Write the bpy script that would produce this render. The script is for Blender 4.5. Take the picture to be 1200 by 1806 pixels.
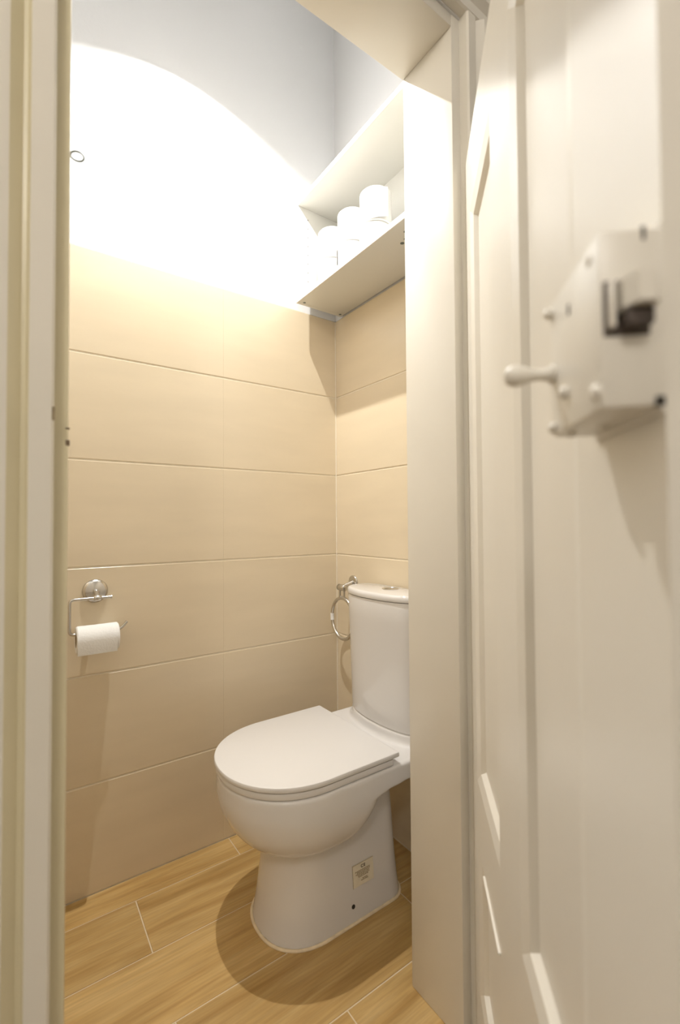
import bpy, bmesh, math, random
from mathutils import Vector, Matrix
random.seed(7)
sc = bpy.context.scene
for o in list(bpy.data.objects):
    bpy.data.objects.remove(o)
COL = sc.collection

# ------------------------------------------------------------------ camera
CAM = Vector((1.4579, -1.0148, 1.0182))
yaw, pitch, roll = 0.9552, 0.0239, -0.0066
f = Vector((-math.sin(yaw)*math.cos(pitch), math.cos(yaw)*math.cos(pitch), math.sin(pitch)))
r0 = Vector((math.cos(yaw), math.sin(yaw), 0)); u0 = r0.cross(f)
rv = math.cos(roll)*r0 + math.sin(roll)*u0
uv = -math.sin(roll)*r0 + math.cos(roll)*u0
cd = bpy.data.cameras.new('camera'); cam = bpy.data.objects.new('camera', cd); COL.objects.link(cam)
M = Matrix((rv, uv, -f)).transposed().to_4x4(); M.translation = CAM
cam.matrix_world = M
cd.sensor_fit = 'VERTICAL'; cd.sensor_height = 36.0; cd.lens = 815.46*36/1806
cd.clip_start = 0.01
cd.dof.use_dof = True; cd.dof.focus_distance = 1.45; cd.dof.aperture_fstop = 3.2
sc.camera = cam

# ------------------------------------------------------------------ world, exposure
w = bpy.data.worlds.new('world'); sc.world = w; w.use_nodes = True
w.node_tree.nodes['Background'].inputs[0].default_value = (1, 0.93, 0.84, 1)
w.node_tree.nodes['Background'].inputs[1].default_value = 0.05
sc.view_settings.view_transform = 'Standard'; sc.view_settings.look = 'None'
sc.view_settings.gamma = 1.0; sc.view_settings.use_curve_mapping = False
sc.view_settings.exposure = 0.0

# lamps (fittings built further down; the hall one is an added fill)
LAMP = Vector((0.245, -0.595, 2.532)); CEIL = 3.02   # lamp: middle of the shade's mouth
LAMP_W = 22.5
HALL_FILL = Vector((2.25, -1.75, 2.35)); HALL_L = 50.0
def light(name, kind, loc, power, col, parent=None, **kw):
    d = bpy.data.lights.new(name, kind); d.energy = power; d.color = col
    for k, v in kw.items(): setattr(d, k, v)
    o = bpy.data.objects.new(name, d); COL.objects.link(o)
    o.location = loc
    if parent: o.parent = parent; o.location = Vector(loc) - parent.location
    return o

# ------------------------------------------------------------------ materials
def lin(c):
    return tuple((x/12.92 if x <= .04045 else ((x+.055)/1.055)**2.4) for x in c)
def mat(name, col, rough=.5, metal=0., spec=.5, coat=0., var=0., vscale=8., bump=0., bscale=60., emit=None, estr=0., stretch=(1, 1, 1), sss=0.):
    m = bpy.data.materials.new(name); m.use_nodes = True
    nt = m.node_tree; b = nt.nodes['Principled BSDF']
    b.inputs['Base Color'].default_value = (*col, 1); b.inputs['Roughness'].default_value = rough
    b.inputs['Metallic'].default_value = metal; b.inputs['Specular IOR Level'].default_value = spec
    b.inputs['Coat Weight'].default_value = coat; b.inputs['Coat Roughness'].default_value = .05
    if emit: b.inputs['Emission Color'].default_value = (*emit, 1); b.inputs['Emission Strength'].default_value = estr
    if sss: b.inputs['Subsurface Weight'].default_value = sss; b.inputs['Subsurface Scale'].default_value = .01
    geo = nt.nodes.new('ShaderNodeNewGeometry')
    mp = nt.nodes.new('ShaderNodeMapping'); nt.links.new(geo.outputs['Position'], mp.inputs['Vector'])
    mp.inputs['Scale'].default_value = stretch
    if var:
        n = nt.nodes.new('ShaderNodeTexNoise'); n.inputs['Scale'].default_value = vscale; n.inputs['Detail'].default_value = 5
        nt.links.new(mp.outputs[0], n.inputs['Vector'])
        cr = nt.nodes.new('ShaderNodeMapRange'); cr.inputs[1].default_value = .3; cr.inputs[2].default_value = .7
        cr.inputs[3].default_value = 1-var; cr.inputs[4].default_value = 1+var
        nt.links.new(n.outputs['Fac'], cr.inputs[0])
        mx = nt.nodes.new('ShaderNodeMix'); mx.data_type = 'RGBA'; mx.blend_type = 'MULTIPLY'; mx.inputs[0].default_value = 1
        mx.inputs[6].default_value = (*col, 1); nt.links.new(cr.outputs[0], mx.inputs[7])
        nt.links.new(mx.outputs[2], b.inputs['Base Color'])
    if bump:
        n2 = nt.nodes.new('ShaderNodeTexNoise'); n2.inputs['Scale'].default_value = bscale; n2.inputs['Detail'].default_value = 3
        nt.links.new(mp.outputs[0], n2.inputs['Vector'])
        bp = nt.nodes.new('ShaderNodeBump'); bp.inputs['Strength'].default_value = bump; bp.inputs['Distance'].default_value = .002
        nt.links.new(n2.outputs['Fac'], bp.inputs['Height']); nt.links.new(bp.outputs[0], b.inputs['Normal'])
    return m

def wood_mat():
    m = bpy.data.materials.new('wood_look_tile'); m.use_nodes = True
    nt = m.node_tree; N = nt.nodes.new; L = nt.links.new; b = nt.nodes['Principled BSDF']
    geo = N('ShaderNodeNewGeometry'); oi = N('ShaderNodeObjectInfo')
    off = N('ShaderNodeVectorMath'); off.operation = 'SCALE'; off.inputs[0].default_value = (3.1, 17., 5.)
    L(oi.outputs['Random'], off.inputs['Scale'])
    ad = N('ShaderNodeVectorMath'); ad.operation = 'ADD'; L(geo.outputs['Position'], ad.inputs[0]); L(off.outputs[0], ad.inputs[1])
    mp = N('ShaderNodeMapping'); mp.inputs['Scale'].default_value = (14, 1.3, 1); L(ad.outputs[0], mp.inputs['Vector'])
    n = N('ShaderNodeTexNoise'); n.inputs['Scale'].default_value = 1.9; n.inputs['Detail'].default_value = 6; n.inputs['Roughness'].default_value = .55; n.inputs['Distortion'].default_value = .6
    L(mp.outputs[0], n.inputs['Vector'])
    mp2 = N('ShaderNodeMapping'); mp2.inputs['Scale'].default_value = (90, 4, 1); L(ad.outputs[0], mp2.inputs['Vector'])
    n2 = N('ShaderNodeTexNoise'); n2.inputs['Scale'].default_value = 2.2; n2.inputs['Detail'].default_value = 4; L(mp2.outputs[0], n2.inputs['Vector'])
    ramp = N('ShaderNodeValToRGB'); e = ramp.color_ramp.elements
    e[0].position = .30; e[0].color = (.40, .235, .075, 1); e[1].position = .72; e[1].color = (.62, .43, .19, 1)
    k = ramp.color_ramp.elements.new(.5); k.color = (.52, .335, .125, 1)
    L(n.outputs['Fac'], ramp.inputs[0])
    mr = N('ShaderNodeMapRange'); mr.inputs[1].default_value = .3; mr.inputs[2].default_value = .7; mr.inputs[3].default_value = .88; mr.inputs[4].default_value = 1.1
    L(n2.outputs['Fac'], mr.inputs[0])
    mr2 = N('ShaderNodeMapRange'); mr2.inputs[3].default_value = .92; mr2.inputs[4].default_value = 1.08; L(oi.outputs['Random'], mr2.inputs[0])
    mu = N('ShaderNodeMath'); mu.operation = 'MULTIPLY'; L(mr.outputs[0], mu.inputs[0]); L(mr2.outputs[0], mu.inputs[1])
    mx = N('ShaderNodeMix'); mx.data_type = 'RGBA'; mx.blend_type = 'MULTIPLY'; mx.inputs[0].default_value = 1
    L(ramp.outputs[0], mx.inputs[6]); L(mu.outputs[0], mx.inputs[7]); L(mx.outputs[2], b.inputs['Base Color'])
    b.inputs['Roughness'].default_value = .38
    bp = N('ShaderNodeBump'); bp.inputs['Strength'].default_value = .15; bp.inputs['Distance'].default_value = .001
    L(n2.outputs['Fac'], bp.inputs['Height']); L(bp.outputs[0], b.inputs['Normal'])
    return m

MT = dict(
    plaster=mat('white_plaster', (.83, .83, .83), .9, bump=.15, bscale=90),
    tile=mat('cream_wall_tile', (.758, .645, .470), .26, var=.03, vscale=3, bump=.03, bscale=25, stretch=(1, 1, 5)),
    grout=mat('cream_grout', (.82, .74, .60), .85, var=.04, vscale=40),
    floor_grout=mat('pale_floor_grout', (.70, .58, .40), .85, var=.05, vscale=40),
    wood=wood_mat(),
    paint=mat('ivory_gloss_paint', (.80, .76, .68), .33, var=.02, vscale=5, bump=.06, bscale=45),
    yellow_paint=mat('yellow_ivory_paint', (.74, .67, .47), .35, var=.03, vscale=6, bump=.06, bscale=45),
    chip=mat('chipped_paint_metal', (.10, .08, .07), .6, metal=.3, var=.3, vscale=200),
    ceramic=mat('white_glazed_ceramic', (.74, .715, .69), .10, coat=.3, var=.005, vscale=4),
    plastic=mat('white_seat_plastic', (.72, .695, .67), .28, var=.005, vscale=4),
    chrome=mat('brushed_nickel', (.62, .60, .57), .22, metal=1, var=.03, vscale=30),
    zinc=mat('dull_zinc', (.20, .235, .235), .45, metal=.7, var=.1, vscale=200),
    paper=mat('white_tissue_paper', (.84, .83, .81), .95, bump=.25, bscale=220, var=.01, vscale=50),
    card=mat('brown_card_core', (.5, .38, .25), .9, var=.1, vscale=90),
    board=mat('white_melamine_board', (.78, .77, .72), .35, var=.01, vscale=6),
    dark=mat('dark_hole', (.03, .025, .02), .8, var=.2, vscale=100),
    sticker=mat('yellowed_paper_sticker', (.78, .71, .56), .6, var=.05, vscale=60),
    ink=mat('faded_brown_ink', (.42, .33, .2), .7, var=.2, vscale=300),
    ink2=mat('dark_brown_ink', (.10, .08, .05), .7, var=.1, vscale=300),
    caulk=mat('aged_sealant', (.80, .66, .45), .5, var=.1, vscale=40),
    lamp=mat('lamp_diffuser', (.9, .9, .9), .4, emit=(1, .97, .93), estr=12, var=.01),
    globe=mat('hall_fill_glow', (.9, .9, .88), .2, emit=(1, .955, .895), estr=HALL_L, var=.01),
    hallwall=mat('hall_wall_paint', (.74, .70, .63), .85, bump=.1, bscale=80, var=.02),
    hallfloor=mat('hall_floor_tile', (.42, .33, .22), .4, var=.15, vscale=7),
)

# ------------------------------------------------------------------ mesh helpers
def finish(name, bm, m, parent=None, smooth=None, loc=None):
    bmesh.ops.recalc_face_normals(bm, faces=bm.faces)
    me = bpy.data.meshes.new(name); bm.to_mesh(me); bm.free()
    me.materials.append(m)
    if smooth is not None:
        me.shade_smooth(); me.set_sharp_from_angle(angle=math.radians(smooth))
    o = bpy.data.objects.new(name, me); COL.objects.link(o)
    if parent is not None:
        o.parent = parent                       # world coordinates in, local out
        o.matrix_parent_inverse = parent.matrix_world.inverted() if False else Matrix()
        off = parent_world(parent)
        me.transform(Matrix.Translation(-off))
    elif loc is not None:
        me.transform(Matrix.Translation(-Vector(loc))); o.location = loc
    return o
def parent_world(p):
    v = Vector((0, 0, 0))
    while p is not None:
        v += Vector(p.location); p = p.parent
    return v
def thing(name, label, cat, loc, group=None):
    o = bpy.data.objects.new(name, None); COL.objects.link(o); o.location = loc; o.empty_display_size = .05
    o['label'] = label; o['category'] = cat
    if group: o['group'] = group
    return o
def struct(o, label=None):
    o['kind'] = 'structure'
    if label: o['label'] = label
    return o
def sroot(name, label, loc=(0, 0, 0)):
    o = bpy.data.objects.new(name, None); COL.objects.link(o); o.location = loc; o.empty_display_size = .05
    return struct(o, label)
def box(bm, x0, x1, y0, y1, z0, z1, bev=0.):
    g = bmesh.ops.create_cube(bm, size=1)['verts']
    for v in g:
        v.co = Vector((x0+(v.co.x+.5)*(x1-x0), y0+(v.co.y+.5)*(y1-y0), z0+(v.co.z+.5)*(z1-z0)))
    if bev:
        es = list({e for v in g for e in v.link_edges})
        bmesh.ops.bevel(bm, geom=es, offset=bev, segments=2, profile=.5, affect='EDGES', clamp_overlap=True)
def boxobj(name, m, parent, *a, bev=0.):
    bm = bmesh.new(); box(bm, *a, bev=bev); return finish(name, bm, m, parent, 40 if bev else None)
def loft(bm, rings, cap0=True, cap1=True, closed=True):
    R = [[bm.verts.new(p) for p in r] for r in rings]
    n = len(R[0])
    for a, b in zip(R, R[1:]):
        for i in range(n if closed else n-1):
            j = (i+1) % n
            bm.faces.new((a[i], a[j], b[j], b[i]))
    if cap0: bm.faces.new(R[0])
    if cap1: bm.faces.new(R[-1])
    return R
def frame(d):
    d = d.normalized(); a = Vector((0, 0, 1)) if abs(d.z) < .9 else Vector((1, 0, 0))
    u = d.cross(a).normalized(); return u, d.cross(u).normalized()
def lathe(bm, c, axis, prof, n=32):
    """prof: list of (radius, distance along axis)"""
    axis = Vector(axis).normalized(); u, v = frame(axis); c = Vector(c)
    rings = []
    for r, h in prof:
        r = max(r, 1e-5)
        rings.append([c+axis*h+(u*math.cos(2*math.pi*i/n)+v*math.sin(2*math.pi*i/n))*r for i in range(n)])
    loft(bm, rings)
def tube(bm, pts, rad, n=12, closed=False):
    pts = [Vector(p) for p in pts]; rings = []; k = len(pts)
    pu = None
    for i, p in enumerate(pts):
        a = pts[(i-1) % k] if (i or closed) else p
        b = pts[(i+1) % k] if (i < k-1 or closed) else p
        t = (b-a).normalized()
        if pu is None: u, _ = frame(t)
        else: u = (pu - t*pu.dot(t)).normalized()
        pu = u; v = t.cross(u)
        r = rad[i] if isinstance(rad, (list, tuple)) else rad
        rings.append([p+(u*math.cos(2*math.pi*j/n)+v*math.sin(2*math.pi*j/n))*r for j in range(n)])
    if closed:
        loft(bm, rings+[rings[0]], False, False); bmesh.ops.remove_doubles(bm, verts=bm.verts, dist=1e-6)
    else: loft(bm, rings)
def arc_path(pts, r=.01, seg=6):
    """polyline with rounded corners"""
    pts = [Vector(p) for p in pts]; out = [pts[0]]
    for a, b, c in zip(pts, pts[1:], pts[2:]):
        d1 = (a-b).normalized(); d2 = (c-b).normalized()
        p0 = b+d1*r; p1 = b+d2*r
        for i in range(seg+1):
            t = i/seg; out.append(p0*(1-t)**2+b*2*t*(1-t)+p1*t*t)
    out.append(pts[-1]); return out
def prism(bm, poly, z0, z1):
    loft(bm, [[Vector((x, y, z0)) for x, y in poly], [Vector((x, y, z1)) for x, y in poly]])

# ------------------------------------------------------------------ setting: the closet
RX = 0.70           # inside face of the door wall
FY = -1.42          # inside face of the wall opposite the cistern
OY0, OY1 = -0.963, -0.290     # clear opening
SOF = 2.035         # soffit of the opening
HX = 0.862          # hall face of the door wall
TT = .008           # tile thickness

def tile_mesh(name, w_, h_, m, t=TT, bev=.0012):
    """flat tile lying in local XY, face at +Z, small bevel"""
    bm = bmesh.new()
    a, b = w_/2, h_/2
    def ring(i, z): return [Vector((-a+i*sx_, -b+i, z)), Vector((a-i*sx_, -b+i, z)), Vector((a-i*sx_, b-i, z)), Vector((-a+i*sx_, b-i, z))]
    sx_ = .05 if name == 'tile' else 1
    loft(bm, [ring(0, -t), ring(0, -bev), ring(bev, 0)])
    bmesh.ops.recalc_face_normals(bm, faces=bm.faces)
    me = bpy.data.meshes.new(name); bm.to_mesh(me); bm.free(); me.materials.append(m); return me
_cache = {}
def add_tile(name, parent, c, ux, uy, nrm, w_, h_, m, bev=.0012):
    key = (name, round(w_, 4), round(h_, 4))
    if key not in _cache: _cache[key] = tile_mesh(name, w_, h_, m, bev=bev)
    o = bpy.data.objects.new(name, _cache[key]); COL.objects.link(o)
    o.parent = parent
    mw = Matrix((Vector(ux), Vector(uy), Vector(nrm))).transposed().to_4x4(); mw.translation = Vector(c)-parent_world(parent)
    o.matrix_local = mw
    return o

JT = .0034
def tile_rows(parent, axis, spans, face, sign):
    """six courses of wall tiles; axis 'y': wall x=face, axis 'x': wall y=face; sign = direction of the face"""
    for k in range(6):
        for a, b in spans:
            w_ = abs(b-a)-.0001; c = (a+b)/2
            if axis == 'y': P, ux, n = (face, c, .15+.3*k), (0, sign, 0), (sign, 0, 0)
            else: P, ux, n = (c, face, .15+.3*k), (-sign, 0, 0), (0, sign, 0)
            add_tile('tile', parent, P, ux, (0, 0, 1), n, w_, .3-JT, MT['tile'], bev=.0019)

PL = .0065           # plaster/grout face lies this far behind the tile face, below and above the tiling
wl = struct(boxobj('wall_left', MT['plaster'], None, -.12, -.003, FY-.1, .1, 1.80, CEIL+.1), 'white plaster wall above cream tiles behind the toilet')
g = boxobj('grout_bed', MT['grout'], wl, -.12, -.0022, FY-.1, .1, -.1, 1.7985)
tile_rows(wl, 'y', [(0, -.452), (-.452, -1.052), (-1.052, FY)], 0., 1)
wb = struct(boxobj('wall_back', MT['plaster'], None, -.003, HX-.06, .003, .12, 1.80, CEIL+.1), 'white plaster wall above cream tiles behind the cistern')
boxobj('grout_bed', MT['grout'], wb, -.003, HX-.06, .0022, .12, -.1, 1.7985)
tile_rows(wb, 'x', [(0, .60), (.60, RX)], 0., -1)
bm = bmesh.new(); tube(bm, [(.0012, -.0012, 0), (.0012, -.0012, 1.795)], .0022, 8)
finish('corner_grout', bm, MT['grout'], wl)
wf = struct(boxobj('wall_front', MT['plaster'], None, -.003, HX-.06, FY-.12, FY-.003, 1.80, CEIL+.1), 'white plaster wall above tiles opposite the cistern')
boxobj('grout_bed', MT['grout'], wf, -.003, HX-.06, FY-.12, FY-.0022, -.1, 1.7985)
tile_rows(wf, 'x', [(0, .60), (.60, RX)], FY, 1)

# door wall: two piers and the lintel in one structure
bm = bmesh.new()
box(bm, RX, HX-.02, OY1+.027, 1.2, -.1, CEIL+.1)
box(bm, RX, HX-.02, -2.4, OY0-.027, -.1, CEIL+.1)
box(bm, RX, HX-.02, OY0-.027, OY1+.027, SOF+.027, CEIL+.1)
wr = struct(finish('wall_right', bm, MT['plaster']), 'plaster wall around the doorway')

ce = struct(boxobj('ceiling', MT['plaster'], None, -.12, HX-.02, FY-.12, .12, CEIL, CEIL+.1), 'white ceiling of the small toilet room')

# floor: wood-look planks with a half bond
fl = struct(boxobj('floor', MT['floor_grout'], None, -.1, HX, FY-.1, .1, -.1, -.0015), 'wood look plank tile floor')
xs = [0, .092, .279, .466, .653, .84]
starts = [-.435, -.735, -.435, -.735, -.435]
for i in range(5):
    x0, x1 = xs[i], xs[i+1]
    cuts = sorted({0., FY} | {c for c in [starts[i]+.6*k for k in range(-2, 3)] if FY < c < 0})
    for a, b in zip(cuts, cuts[1:]):
        if b-a < .02: continue
        add_tile('plank', fl, ((x0+x1)/2, (a+b)/2, 0), (1, 0, 0), (0, 1, 0), (0, 0, 1), x1-x0-.003, b-a-.003, MT['wood'], bev=.0008)

# ------------------------------------------------------------------ setting: the hall the camera stands in
hf = struct(boxobj('floor', MT['hallfloor'], None, HX, 2.9, -2.4, 1.2, -.1, -.002), 'hall floor outside the doorway')
struct(boxobj('wall_hall', MT['hallwall'], None, 2.8, 2.92, -2.4, 1.2, -.002, CEIL+.1), 'painted hall wall facing the doorway')
struct(boxobj('wall_hall', MT['hallwall'], None, HX-.02, 2.8, -2.52, -2.4, -.002, CEIL+.1), 'painted end wall of the hall left of the doorway')
struct(boxobj('wall_hall', MT['hallwall'], None, HX-.02, 2.8, 1.2, 1.32, -.002, CEIL+.1), 'painted end wall of the hall behind the open door')
struct(boxobj('ceiling', MT['plaster'], None, HX-.02, 2.92, -2.52, 1.32, CEIL, CEIL+.1), 'white ceiling of the hall')

# ------------------------------------------------------------------ door frame
fr = sroot('trim_1', 'ivory painted door frame around the doorway')
P = MT['paint']; PY = MT['yellow_paint']
SX = .839            # front of the stop
CW = .085
# linings (stops): boards across the wall thickness
boxobj('jamb', P, fr, RX-.004, SX, OY1, OY1+.0268, 0, SOF+.0268, bev=.0015)
boxobj('jamb', PY, fr, RX-.004, SX, OY0-.0268, OY0, 0, SOF+.0268, bev=.0025)  # lock-side jamb in a yellower ivory than the rest
boxobj('head', P, fr, RX-.004, SX, OY0, OY1, SOF, SOF+.0268, bev=.0015)
# casing: moulded profile, from the rebate outwards (offset from rebate edge, x)
prof = [(0, SX-.02), (0, HX-.004), (.003, HX), (.024, HX), (.027, HX-.004), (.031, HX-.005), (.043, HX+.008), (.047, HX+.009), (CW, HX+.009), (CW, SX-.02)]
RB = .0155           # rebate width seen beside the stop on the lock side
RBH = .024           # rebate on the hinge side
def casing_v(y0, s):
    bm = bmesh.new()
    loft(bm, [[Vector((x, y0+s*d, z)) for d, x in prof] for z in (0, SOF+.03)])
    return finish('casing', bm, P, fr, 25)
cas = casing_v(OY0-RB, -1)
cas.data.materials.append(PY)                # yellower ivory on the quirk faces of the moulding
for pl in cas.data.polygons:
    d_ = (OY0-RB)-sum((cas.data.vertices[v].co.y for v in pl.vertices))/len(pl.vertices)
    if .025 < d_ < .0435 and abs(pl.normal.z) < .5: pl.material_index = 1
casing_v(OY1+RBH, 1)
bm = bmesh.new()
loft(bm, [[Vector((x, y, SOF+.03+d)) for d, x in prof] for y in (OY0-RB-CW, OY1+RBH+CW)])
finish('casing', bm, P, fr, 25)
# chipped strike recess on the lock side
bm = bmesh.new()
box(bm, HX-.012, HX+.0006, OY0-RB-.0022, OY0-RB+.0004, 1.134, 1.149, .001)
finish('strike_chip', bm, mat('bare_wood_chip', (.36, .29, .18), .7, var=.2, vscale=90), fr)
bm = bmesh.new()
for z, h in ((1.1295, .0018), (1.1105, .0062)):
    box(bm, SX-.006, SX+.0008, OY0-.003, OY0+.0012, z, z+h, .0006)
finish('paint_chip', bm, mat('old_paint_chip', (.20, .14, .09), .8, var=.3, vscale=120), fr)

# screw eye on the lock-side jamb
ey = thing('screw_eye', 'small grey wire screw eye sticking out of the left door frame', 'hook', (.80, OY0, 1.484))
bm = bmesh.new()
c = Vector((.80, OY0+.0105, 1.4835)); ax1 = Vector((.50, .70, -.50)).normalized(); ax2 = Vector((.25, .42, .85)); ax2 = (ax2-ax1*ax2.dot(ax1)).normalized()
ring = [c+ax1*(.0092*math.cos(a))+ax2*(.0058*math.sin(a)) for a in [2*math.pi*i/28 for i in range(28)]]
tube(bm, ring, .00125, 8, closed=True)
finish('eye', bm, MT['zinc'], ey, 60)
bm = bmesh.new(); tube(bm, [(.794, OY0-.006, 1.4905), c-ax1*.0088], .0014, 8)
finish('shank', bm, MT['zinc'], ey, 60)

# ------------------------------------------------------------------ the open door
HG = Vector((.850, -.2665, 0)); D = Vector((.718, -.696, 0)).normalized(); NF = Vector((-.696, -.718, 0)).normalized()
DW, DT, DZ0, DZ1 = .729, .036, .012, 1.737
def dp(t, n, z): return HG + D*t + NF*n + Vector((0, 0, z))
dr = sroot('door_1', 'ivory painted panelled door standing open into the hall', HG)
cols_ = [(.068, .290), (.416, .616)]
rows_ = [(.158, .426), (.545, 1.607)]
def dobj(name, m, parent, fn, smooth=None):
    bm = bmesh.new(); fn(bm); return finish(name, bm, m, parent, smooth)
def dbox(bm, t0, t1, z0, z1, n0, n1, bev=.0):
    b2 = bmesh.new(); box(b2, t0, t1, n0, n1, z0, z1, bev)
    me = bpy.data.meshes.new('t'); b2.to_mesh(me); b2.free()
    me.transform(Matrix(((D.x, NF.x, 0, HG.x), (D.y, NF.y, 0, HG.y), (0, 0, 1, 0), (0, 0, 0, 1))))
    bm.from_mesh(me); bpy.data.meshes.remove(me)
# stiles and rails
for t0, t1 in ((0, .068), (.290, .416), (.616, DW)):
    dobj('stile', P, dr, lambda bm: dbox(bm, t0, t1, DZ0, DZ1, -DT, 0))
for z0, z1 in ((DZ0, .158), (.426, .545), (1.607, DZ1)):
    for t0, t1 in cols_:
        dobj('rail', P, dr, lambda bm: dbox(bm, t0, t1, z0, z1, -DT, 0))
def panel(bm, t0, t1, z0, z1, side):
    mp = [(0, 0), (.020, .004), (.028, .012), (.030, .012)]
    rings = []
    for i, d in mp:
        q = -d if side > 0 else -DT+d
        rings.append([dp(t0+i, q, z0+i), dp(t1-i, q, z0+i), dp(t1-i, q, z1-i), dp(t0+i, q, z1-i)])
    loft(bm, rings, False, True)
for t0, t1 in cols_:
    for z0, z1 in rows_:
        pn = dobj('panel', P, dr, lambda bm: (panel(bm, t0, t1, z0, z1, 1), panel(bm, t0, t1, z0, z1, -1)), None)
for t0, t1 in ((.145, .285), (.42, .61)):
    dobj('bead', P, dr, lambda bm: dbox(bm, t0, t1, .424, .4285, -.001, .0035, .001), 40)
# rim lock
lk = bpy.data.objects.new('rim_lock', None); COL.objects.link(lk); lk.parent = dr
lk.location = D*.69 + Vector((0, 0, 1.115)); lk.empty_display_size = .05
lk['label'] = 'old rim lock box painted over in ivory'
LZ0, LZ1, LT0, LT1, LP = 1.070, 1.1525, .655, .7305, .0278
dobj('case', P, lk, lambda bm: dbox(bm, LT0, LT1, LZ0, LZ1, 0, LP, .0022), 40)
dobj('fixing_lip', P, lk, lambda bm: dbox(bm, LT0-.004, LT1, LZ0-.003, LZ1+.002, 0, .0025, .0008), 40)
def stud(t, z, r, h, name='screw', m=P):
    def fn(bm): lathe(bm, dp(t, LP-.001, z), NF, [(r, 0), (r, h*.4), (r*.75, h*.85), (r*.3, h), (0, h)], 16)
    return dobj(name, m, lk, fn, 50)
for t, z, r, h in ((.6575, 1.1465, .0036, .0055), (.683, 1.0905, .0037, .005), (.7262, 1.0785, .0040, .004), (.6615, 1.0748, .0034, .005), (.7190, 1.1455, .0036, .002)):
    stud(t, z, r, h)
dobj('keyhole', MT['dark'], lk, lambda bm: dbox(bm, .6885, .6905, 1.1318, 1.1375, LP-.001, LP+.0004))
def knob(bm):
    c = dp(.6590, LP-.001, 1.1085)
    lathe(bm, c, NF, [(.0062, 0), (.0062, .002), (.0042, .004), (.0034, .009), (.0040, .014), (.0056, .018), (.0066, .022), (.0064, .0255), (.0045, .0285), (.002, .0297), (0, .03)], 24)
dobj('slide_knob', P, lk, knob, 50)
# latch: worn steel bolt with white chipped paint, standing out of the end face
dobj('latch_recess', MT['chip'], lk, lambda bm: dbox(bm, LT1-.004, LT1+.0006, 1.1028, 1.1285, .0066, .0262, .0005), 40)
def latch(bm):
    pts = [(.0070, 0), (.0205, 0), (.0205, .010), (.0165, .0165), (.0095, .0165), (.0070, .013)]
    loft(bm, [[dp(LT1-.003+h, n, z) for n, h in pts] for z in (1.1130, 1.1262)])
o = dobj('latch_bolt', P, lk, latch)
dobj('latch_tongue', MT['chip'], lk, lambda bm: dbox(bm, LT1-.003, LT1+.0085, 1.1050, 1.1128, .0080, .0195, .0012), 40)
dobj('latch_plate', P, lk, lambda bm: dbox(bm, LT1-.003, LT1+.0040, 1.1060, 1.1270, .0220, .0246, .0006), 40)
dobj('case_notch', MT['dark'], lk, lambda bm: dbox(bm, LT1-.003, LT1+.0004, 1.1465, 1.1527, .0078, .0092))
dobj('case_notch', MT['dark'], lk, lambda bm: dbox(bm, LT1-.003, LT1+.0004, 1.0702, 1.0745, .0010, .0050))
for t in (.672, .690):
    def drip(bm): lathe(bm, dp(t, LP*.8 if t < .68 else LP*.4, LZ0+.001), (0, 0, -1), [(.003, 0), (.0028, .002), (.0015, .0038), (0, .0042)], 12)
    dobj('paint_drip', P, lk, drip, 60)

# ------------------------------------------------------------------ ceiling lamp, and the added hall fill
la = thing('pendant_spotlight', 'white tubular spotlight hanging on a stem from the toilet room ceiling', 'lamp', (LAMP.x, LAMP.y, CEIL))
lx, ly, lz = LAMP
bm = bmesh.new(); lathe(bm, (lx, ly, CEIL), (0, 0, -1), [(.045, 0), (.045, .018), (.040, .022), (0, .022)], 40)
finish('ceiling_rose', bm, MT['plastic'], la, 40)
bm = bmesh.new(); tube(bm, [(lx, ly, CEIL-.02), (lx, ly, lz+.12)], .006, 12)
finish('stem', bm, MT['plastic'], la, 40)
bm = bmesh.new(); lathe(bm, (lx, ly, lz+.122), (0, 0, -1), [(.006, 0), (.030, .002), (.034, .008), (.034, .121), (.033, .122), (.0315, .122), (.031, .121), (.031, .099), (0, .099)], 48)
finish('shade', bm, MT['plastic'], la, 40)
bm = bmesh.new(); lathe(bm, (lx, ly, lz+.0225), (0, 0, -1), [(.012, 0), (.012, .0025), (.010, .0035), (0, .0036)], 32)
finish('diffuser', bm, MT['lamp'], la, 40)
light('led', 'AREA', LAMP+Vector((0, 0, .0178)), LAMP_W, (1, .985, .955), la, shape='DISK', size=.021)
hl = thing('hall_fill_lamp', 'added globe fill lamp hanging unseen in the hall', 'lamp', (HALL_FILL.x, HALL_FILL.y, CEIL))  # unseen globe, added to brighten the frame, lock end and door edge
hx, hy_, hz_ = HALL_FILL
bm = bmesh.new(); lathe(bm, (hx, hy_, CEIL), (0, 0, -1), [(.06, 0), (.06, .02), (.05, .028), (0, .028)], 40)
finish('ceiling_rose', bm, MT['plastic'], hl, 40)
bm = bmesh.new(); tube(bm, [(hx, hy_, CEIL-.02), (hx, hy_, hz_+.13)], .004, 10)
finish('cord', bm, MT['plastic'], hl, 40)
bm = bmesh.new(); lathe(bm, (hx, hy_, hz_), (0, 0, 1), [(max(1e-4, .125*math.cos(math.pi*(k/20-.5))), .125*math.sin(math.pi*(k/20-.5))) for k in range(21)], 40)
finish('globe', bm, MT['globe'], hl, 60)

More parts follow.
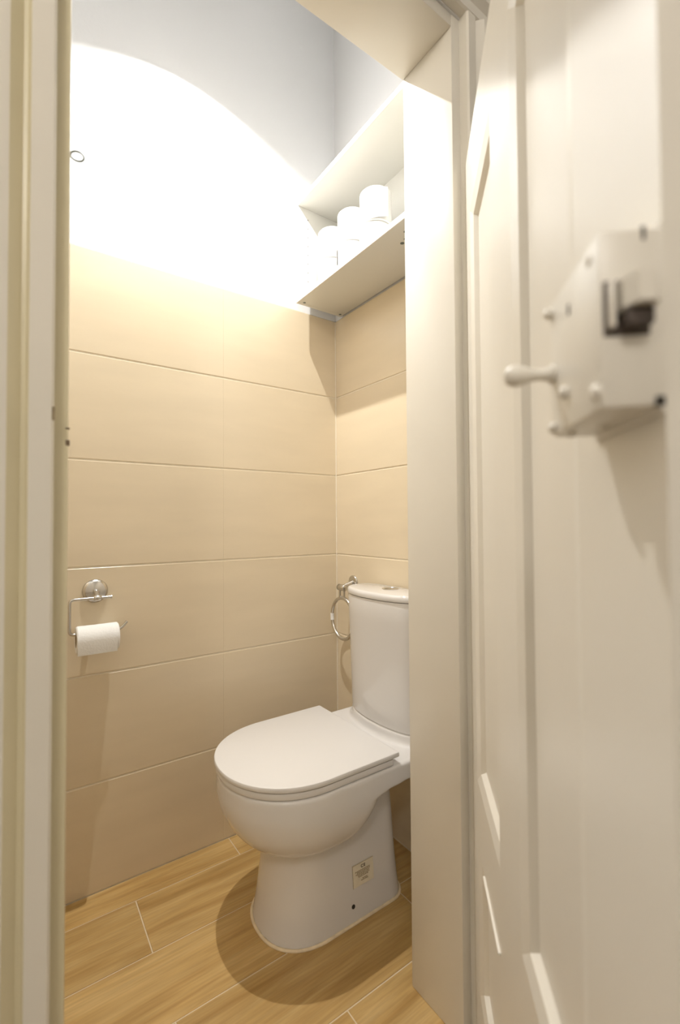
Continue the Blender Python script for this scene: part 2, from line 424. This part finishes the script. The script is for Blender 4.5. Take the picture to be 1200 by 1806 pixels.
# ------------------------------------------------------------------ toilet
AX = .372
def dcon(w_, yf, yr, lf, z, ax=AX, rc=.03, e=2.15, n_arc=40, n_side=8):
    """D contour: straight rear edge, straight sides, rounded front (towards -y)"""
    pts = []
    rc = min(rc, w_*.9, max(.001, (yr-(yf+lf))*.9))
    ym = yf+lf
    # rear edge left->right
    for i in range(10): 
        t = i/9; pts.append((ax-(w_-rc)+2*(w_-rc)*t, yr))
    for i in range(1, 6):
        a = math.pi/2*(1-i/6); pts.append((ax+w_-rc+rc*math.cos(a), yr-rc+rc*math.sin(a)))
    for i in range(n_side):
        t = i/n_side; pts.append((ax+w_, (yr-rc)*(1-t)+ym*t))
    for i in range(n_arc+1):
        a = math.pi*i/n_arc; c_, s_ = math.cos(a), math.sin(a)
        pts.append((ax+w_*math.copysign(abs(c_)**(2/e), c_), ym-lf*abs(s_)**(2/e)))
    for i in range(1, n_side+1):
        t = i/n_side; pts.append((ax-w_, ym*(1-t)+(yr-rc)*t))
    for i in range(1, 6):
        a = math.pi/2*(i/6); pts.append((ax-w_+rc-rc*math.cos(a), yr-rc+rc*math.sin(a)))
    return [Vector((x, y, z)) for x, y in pts]
to = thing('toilet', 'white close-coupled ceramic toilet with closed lid on the wood look floor', 'toilet', (AX, -.30, 0))

def pad_con(d, z, n=44, e=2.25):
    pts = [(.377-.178-d+2*(.178+d)*i/8, -.028) for i in range(9)]
    for i in range(n+1):
        t = math.pi*i/n; c_, s_ = math.cos(t), math.sin(t)
        pts.append((.377+min(.178+d, .188)*math.copysign(abs(c_)**(2/e), c_), -.036-(.1015+d)*abs(s_)**(2/e)))
    return [Vector((x, y, z)) for x, y in pts]
def body():
    bm = bmesh.new()
    # bowl
    rings = [dcon(.188, -.594, -.030, .190, .398, rc=.03), dcon(.192, -.598, -.026, .193, .393, rc=.03), dcon(.192, -.599, -.026, .193, .362, rc=.03)]
    for i in range(16):
        d = i/15; z = .356-.130*math.sin(d*math.pi/2)**1.15
        g = .60+.40*math.cos(d*math.pi/2)**.85
        yr = -.03-.205*min(1, d/.10)**.6-.12*d**1.5
        rings.append(dcon(.192*g, -.30-.299*g, yr, .193*g, z, rc=.05*g))
    loft(bm, rings)
    # pedestal
    lv = [(0, .125, -.506, -.118), (.012, .124, -.504, -.119), (.05, .119, -.497, -.121), (.11, .113, -.489, -.124), (.17, .109, -.482, -.126), (.225, .106, -.474, -.128),
          (.27, .102, -.455, -.130), (.300, .100, -.44, -.134), (.320, .095, -.43, -.142), (.335, .087, -.42, -.154), (.346, .072, -.40, -.175), (.352, .05, -.38, -.21)]
    loft(bm, [dcon(w_, yf, yr, .135*w_/.125, z, rc=.05, e=2.3) for z, w_, yf, yr in lv])
    # deck and the raised pad under the cistern
    loft(bm, [pad_con(d, z) for z, d in ((.388, .014), (.400, .008), (.410, .0035), (.420, .0015), (.4275, .0010))])
    me = bpy.data.meshes.new('tmp'); bmesh.ops.recalc_face_normals(bm, faces=bm.faces); bm.to_mesh(me); bm.free()
    o = bpy.data.objects.new('tmp', me); COL.objects.link(o)
    md = o.modifiers.new('r', 'REMESH'); md.mode = 'VOXEL'; md.voxel_size = .0042
    s = o.modifiers.new('s', 'SMOOTH'); s.factor = .5; s.iterations = 7
    bpy.context.view_layer.update()
    ev = o.evaluated_get(bpy.context.evaluated_depsgraph_get())
    m2 = bpy.data.meshes.new_from_object(ev)
    bpy.data.objects.remove(o); bpy.data.meshes.remove(me)
    b2 = bmesh.new(); b2.from_mesh(m2); bpy.data.meshes.remove(m2)
    for v in b2.verts:
        if v.co.z < .001: v.co.z = .001
    return finish('bowl', b2, MT['ceramic'], to, 180)
body()
def slab(name, m, w_, yf, yr, lf, z0, z1, r=.004, rc=.006, e=2.1, ax=AX):
    bm = bmesh.new()
    rb = min(r, .002); ins = [(rb, z0), (rb*.3, z0+rb*.3), (0, z0+rb), (0, z1-r), (r*.3, z1-r*.3), (r, z1)]
    loft(bm, [dcon(w_-i, yf+i, yr-i, lf-i, z, rc=rc, e=e, ax=ax) for i, z in ins])
    return finish(name, bm, m, to, 35)
slab('seat', MT['plastic'], .1875, -.602, -.215, .193, .3995, .4148, .0022)
slab('lid', MT['plastic'], .1905, -.606, -.198, .197, .4175, .4300, .0045, rc=.004)
for s in (-1, 1):
    boxobj('hinge', MT['plastic'], to, AX+s*.075-.018, AX+s*.075+.018, -.215, -.186, .3985, .4165, bev=.003)
TX = .377
def tank_con(a, b, yc, yr, z, rc=.04, e=2.25, n=44):
    """bow-fronted cistern plan: back edge yr with rounded corners, front half a superellipse of half-width a and depth b below yc"""
    rc = min(rc, yr-yc); pts = []
    for i in range(7): pts.append((TX-(a-rc)+2*(a-rc)*i/6, yr))
    for i in range(1, 9):
        t = math.pi/2*(1-i/9); pts.append((TX+a-rc+rc*math.cos(t), yr-rc+rc*math.sin(t)))
    for i in range(n+1):
        t = math.pi*i/n; c_, s_ = math.cos(t), math.sin(t)
        pts.append((TX+a*math.copysign(abs(c_)**(2/e), c_), yc-b*abs(s_)**(2/e)))
    for i in range(1, 9):
        t = math.pi/2*i/9; pts.append((TX-a+rc-rc*math.cos(t), yr-rc+rc*math.sin(t)))
    return [Vector((x, y, z)) for x, y in pts]
bm = bmesh.new()
loft(bm, [tank_con(.182-.013*t-d, .1015-.0125*t-d, -.035-.030*t, -.020, z, rc=.03) for t, z, d in ((0, .4200, .004), (0, .4265, .003), (.02, .430, 0), (.3, .54, 0), (.6, .66, 0), (.8, .73, 0), (1, .788, 0), (1, .7925, .0015))])
finish('cistern', bm, MT['ceramic'], to, 40)
bm = bmesh.new()
loft(bm, [tank_con(.171-i, .092-i, -.065, -.012-i*.5, z) for i, z in ((.004, .7938), (.001, .7953), (0, .7985), (.0003, .8060), (.0025, .8110), (.006, .8132), (.011, .8140))])
finish('cistern_lid', bm, MT['ceramic'], to, 40)
bm = bmesh.new()
lathe(bm, (TX, -.062, .8135), (0, 0, 1), [(.026, 0), (.026, .002), (.0235, .0028), (.023, .0022), (0, .0026)], 36)
bt = finish('flush_button', bm, MT['chrome'], to, 30)
bm = bmesh.new(); box(bm, TX-.0008, TX+.0008, -.085, -.039, .8152, .8164)
finish('button_split', bm, MT['dark'], bt)
# sealant bead
bm = bmesh.new()
tube(bm, dcon(.126, -.5075, -.1165, .136, .0015, rc=.05, e=2.3), .0042, 8, closed=True)
finish('sealant', bm, MT['caulk'], to, 60)
# sticker, screw hole: on the right flank of the pedestal (flank leans with height)
def flank(y, z, off=.0006):
    lv = [(0, .1250), (.05, .1194), (.11, .1136), (.17, .1094), (.225, .1064)]
    for (a, wa), (b, wb_) in zip(lv, lv[1:]):
        if a <= z <= b: return Vector((AX+wa+(wb_-wa)*(z-a)/(b-a)+off, y, z))
def fquad(bm, y0, y1, z0, z1, off, th=.0003):
    a = [flank(y0, z0, off), flank(y1, z0, off), flank(y1, z1, off), flank(y0, z1, off)]
    loft(bm, [[p-Vector((th, 0, 0)) for p in a], a])
SY, SZ = -.262, .108
bm = bmesh.new(); fquad(bm, SY-.034, SY+.034, SZ-.027, SZ+.027, .0014, .0010)
stk = finish('sticker', bm, MT['sticker'], to); stk['label'] = 'small yellowed paper sticker with a CE mark'
bm = bmesh.new()
for k, (l, r_) in enumerate([(-.026, .022), (-.020, .022), (-.024, .020), (-.018, .020), (-.016, .016), (-.004, .012), (-.008, .014)]):
    z = SZ+.008-.0036*k - (.003 if k > 4 else 0)
    y = SY+l
    while y < SY+r_:
        wl_ = random.uniform(.003, .008); fquad(bm, y, min(y+wl_, SY+r_), z, z+.0021, .0024, .0003); y += wl_+.0009
for a in ((SY-.034, SY-.0332, SZ-.027, SZ+.027), (SY-.034, SY+.034, SZ+.0262, SZ+.027)):
    fquad(bm, *a, .0023, .0003)
finish('print', bm, MT['ink'], stk)
cu = bpy.data.curves.new('ce', 'FONT'); cu.body = 'CE'; cu.space_character = 1.3; cu.size = .0105; cu.extrude = .0001; cu.offset = .0003; cu.align_x = 'CENTER'
co = bpy.data.objects.new('ce', cu); COL.objects.link(co); bpy.context.view_layer.update()
me = bpy.data.meshes.new_from_object(co.evaluated_get(bpy.context.evaluated_depsgraph_get()))
bpy.data.objects.remove(co)
p0 = flank(SY, SZ+.0145, .0024); lean = (flank(SY, SZ+.02, .0024)-p0).normalized()
Mx = Matrix((Vector((0, 1, 0)), lean, Vector((0, 1, 0)).cross(lean))).transposed().to_4x4(); Mx.translation = p0
me.transform(Mx); b2 = bmesh.new(); b2.from_mesh(me)
ce_o = finish('mark', b2, MT['ink2'], stk)
bm = bmesh.new(); c = flank(-.298, .040, -.002)
lathe(bm, c, (1, 0, .12), [(.0052, 0), (.0052, .0026), (.0036, .0028), (0, .0024)], 20)
finish('screw_hole', bm, MT['dark'], to, 40)

# ------------------------------------------------------------------ wall cabinet
CX0, CX1, CY, CZ0, CZ1, BT = .041, .690, -.199, 1.8015, 2.163, .017
cb = thing('wall_cabinet', 'open white board shelf unit high above the toilet cistern', 'shelf', (CX0, 0, CZ0))
Bd = MT['board']
boxobj('side_panel', Bd, cb, CX0, CX0+BT, CY, -.004, CZ0, CZ1, bev=.0006)
boxobj('side_panel', Bd, cb, CX1-BT, CX1, CY, -.004, CZ0, CZ1, bev=.0006)
boxobj('top_panel', Bd, cb, CX0+BT, CX1-BT, CY, -.004, CZ1-BT, CZ1, bev=.0006)
boxobj('bottom_panel', Bd, cb, CX0+BT, CX1-BT, CY, -.004, CZ0, CZ0+BT, bev=.0006)
boxobj('back_panel', Bd, cb, CX0+BT, CX1-BT, -.010, -.006, CZ0+BT, CZ1-BT)
bm = bmesh.new()
for k in range(9):
    for y in (-.158, -.042):
        lathe(bm, (CX0+BT-.0004, y, CZ0+.05+.032*k), (1, 0, 0), [(.0022, 0), (.0022, .0007), (0, .0007)], 10)
o = finish('peg_holes', bm, mat('peg_hole_grey', (.25, .24, .22), .8, var=.1), cb); o['kind'] = 'stuff'
for x, y in ((.062, -.176), (.058, -.018)):
    bm = bmesh.new(); lathe(bm, (x, y, CZ0+.0005), (0, 0, -1), [(.0050, 0), (.0050, .0010), (.0036, .0014), (.0018, .0006), (0, .0006)], 18)
    finish('screw', bm, MT['zinc'], cb, 40)
for x, y in ((.518, -.130), (.560, -.140), (.562, -.158)):
    bm = bmesh.new(); lathe(bm, (x, y, CZ0+.0005), (0, 0, -1), [(.0060, 0), (.0060, .0008), (.0042, .0014), (.002, .0006), (0, .0006)], 18)
    finish('fitting', bm, MT['zinc'], cb, 40)
boxobj('fitting', MT['zinc'], cb, .535, .575, -.1405, -.1365, CZ0-.0014, CZ0+.0002)

# toilet rolls, stacked in pairs
def roll_meshes(r, h, rc=.021):
    bm = bmesh.new()
    lathe_pts = [(rc, 0), (r-.003, 0), (r, .003), (r, h-.003), (r-.003, h), (rc, h), (rc, 0)]
    n = 40; rings = [[Vector((a*math.cos(2*math.pi*i/n), a*math.sin(2*math.pi*i/n), z)) for i in range(n)] for a, z in lathe_pts]
    loft(bm, rings, False, False); bmesh.ops.remove_doubles(bm, verts=bm.verts, dist=1e-6)
    b2 = bmesh.new()
    rings = [[Vector((a*math.cos(2*math.pi*i/n), a*math.sin(2*math.pi*i/n), z)) for i in range(n)] for a, z in ((rc-.0003, .0), (rc-.0003, h), (rc-.0015, h), (rc-.0015, 0), (rc-.0003, 0))]
    loft(b2, rings, False, False); bmesh.ops.remove_doubles(b2, verts=b2.verts, dist=1e-6)
    return bm, b2
RR, RH = .049, .106
def flap_bm(r, h, a0, a1, lift, n=10):
    """loose outer sheet leaving the roll tangentially"""
    bm = bmesh.new(); o_, i_ = [], []
    for k in range(n+1):
        t = k/n; a = a0+(a1-a0)*t; rr = r+.0006+lift*t*t
        o_.append((rr*math.cos(a), rr*math.sin(a)))
    poly = o_+[(x*.985, y*.985) for x, y in reversed(o_)]
    loft(bm, [[Vector((x, y, z)) for x, y in poly] for z in (.003, h-.003)])
    return bm
lab = {
 (0, 1): 'white toilet roll on top of the leftmost stack in the shelf unit', (0, 0): 'white toilet roll under another in the leftmost stack of the shelf unit',
 (1, 1): 'white toilet roll on top of the middle stack in the shelf unit', (1, 0): 'white toilet roll under another in the middle stack of the shelf unit',
 (2, 1): 'white toilet roll with loose sheet, topmost of the stack nearest the door frame', (2, 0): 'white toilet roll under another in the stack nearest the door frame'}
for i, (x, y) in enumerate(((.137, -.108), (.255, -.108), (.372, -.106))):
    for k in (0, 1):
        z = CZ0+BT+.0004+k*(RH+.0004)
        t = thing('toilet_roll', lab[(i, k)], 'toilet paper', (x+(.003 if k else 0), y, z), 'toilet rolls in the shelf unit')
        a, b = roll_meshes(RR, RH)
        def put(name, bm, m, sm=40):
            o = finish(name, bm, m, None, sm); o.parent = t; return o
        put('paper', a, MT['paper']); put('core', b, MT['card'])
        if (i, k) == (2, 1): put('loose_sheet', flap_bm(RR, RH*.9, -1.3, -.1, .016), MT['paper'])
        if (i, k) == (1, 0): put('loose_sheet', flap_bm(RR, RH, -2.6, -1.9, .004), MT['paper'])

# ------------------------------------------------------------------ toilet paper holder on the left wall
hy, hz = -.826, .833
ho = thing('paper_holder', 'chrome toilet paper holder with round plate on the left tiled wall', 'paper holder', (0, hy, hz))
bm = bmesh.new(); lathe(bm, (.0005, hy, hz), (1, 0, 0), [(.0325, 0), (.0325, .003), (.031, .006), (.024, .0095), (.012, .0125), (.0075, .014), (0, .0142)], 40)
finish('wall_plate', bm, MT['chrome'], ho, 50)
bm = bmesh.new(); tube(bm, [(.012, hy, hz), (.030, hy, hz-.002), (.05, hy, hz-.013)], [.0075, .0065, .006], 16)
finish('post', bm, MT['chrome'], ho, 50)
bm = bmesh.new(); lathe(bm, (.050, hy-.010, hz-.0135), (0, 1, 0), [(0, 0), (.0055, .0005), (.0078, .003), (.0082, .010), (.0078, .017), (.0055, .0195), (0, .020)], 24)
finish('clamp', bm, MT['chrome'], ho, 50)
zr = .7275
path = arc_path([(.05, -.793, hz-.0135), (.05, -.892, hz-.0135), (.05, -.892, zr), (.05, -.770, zr), (.05, -.752, zr+.020)], .012)
bm = bmesh.new(); tube(bm, path, .0040, 12)
finish('rod', bm, MT['chrome'], ho, 60)
bm = bmesh.new(); tube(bm, [(.05, -.7945, hz-.0135), (.05, -.791, hz-.0135)], .0050, 12)
finish('end_cap', bm, MT['chrome'], ho, 60)
# roll on the rod
rl = thing('toilet_roll', 'nearly used white toilet roll hanging on the chrome wall holder', 'toilet paper', (.05, -.826, zr-.0155))
def roll_h():
    a, b = roll_meshes(.0365, .102, rc=.0195)
    R_ = Matrix(((1, 0, 0), (0, 0, 1), (0, -1, 0))).to_4x4()
    for bmm, nm, mm in ((a, 'paper', MT['paper']), (b, 'core', MT['card'])):
        bmesh.ops.transform(bmm, matrix=R_ @ Matrix.Translation((0, 0, -.051)), verts=bmm.verts)
        o = finish(nm, bmm, mm, None, 40); o.parent = rl
    # hanging tail of the outer sheet on the wall side of the front
    pts = []
    for k in range(9):
        a_ = math.pi*.15*(1-k/8); pts.append((.0372*math.cos(a_), .0372*math.sin(a_)))
    pts += [(.0370, -.012), (.0362, -.024), (.0350, -.034)]
    bm = bmesh.new()
    prof_ = pts+[(x-.0005, z) for x, z in reversed(pts)]
    loft(bm, [[Vector((x, y, z)) for x, z in prof_] for y in (-.050, .044)])
    o = finish('loose_sheet', bm, MT['paper'], None, 50); o.parent = rl
roll_h()

# ------------------------------------------------------------------ towel ring on the back wall
tr = thing('towel_ring', 'chrome towel ring on the back wall beside the cistern', 'towel ring', (.106, 0, .804))
bm = bmesh.new(); lathe(bm, (.108, -.0005, .803), (0, -1, 0), [(.0245, 0), (.0245, .005), (.023, .0065), (.012, .007), (0, .0072)], 36)
finish('wall_plate', bm, MT['chrome'], tr, 50)
bm = bmesh.new(); tube(bm, [(.108, -.005, .802), (.106, -.048, .789)], .0085, 16)
finish('arm', bm, MT['chrome'], tr, 50)
bm = bmesh.new(); lathe(bm, (.086, -.052, .7875), (1, 0, 0), [(0, 0), (.010, .0005), (.0115, .002), (.0115, .038), (.010, .0395), (0, .040)], 24)
finish('bracket', bm, MT['chrome'], tr, 50)
RC, rx, rz = .0660, .109, .678
for x in (.0935, .1185):
    bm = bmesh.new(); tube(bm, [(x, -.052, .782), (x, -.052, .752)], .0042, 12)
    finish('pin', bm, MT['chrome'], tr, 50)
bm = bmesh.new(); tube(bm, [(.0905, -.052, .7535), (.1215, -.052, .7535)], .0036, 12)
finish('pin', bm, MT['chrome'], tr, 50)
bm = bmesh.new()
tube(bm, [(rx+RC*math.sin(a), -.052, rz+RC*math.cos(a)*1.10) for a in [2*math.pi*i/48 for i in range(48)]], .0062, 14, closed=True)
finish('ring', bm, MT['chrome'], tr, 60)
bm = bmesh.new()
tube(bm, [(rx+RC*math.sin(a), -.052, rz+RC*math.cos(a)*1.10) for a in [math.radians(x) for x in range(258, 279, 4)]], .0067, 14)
finish('tape', bm, MT['paper'], tr, 60)
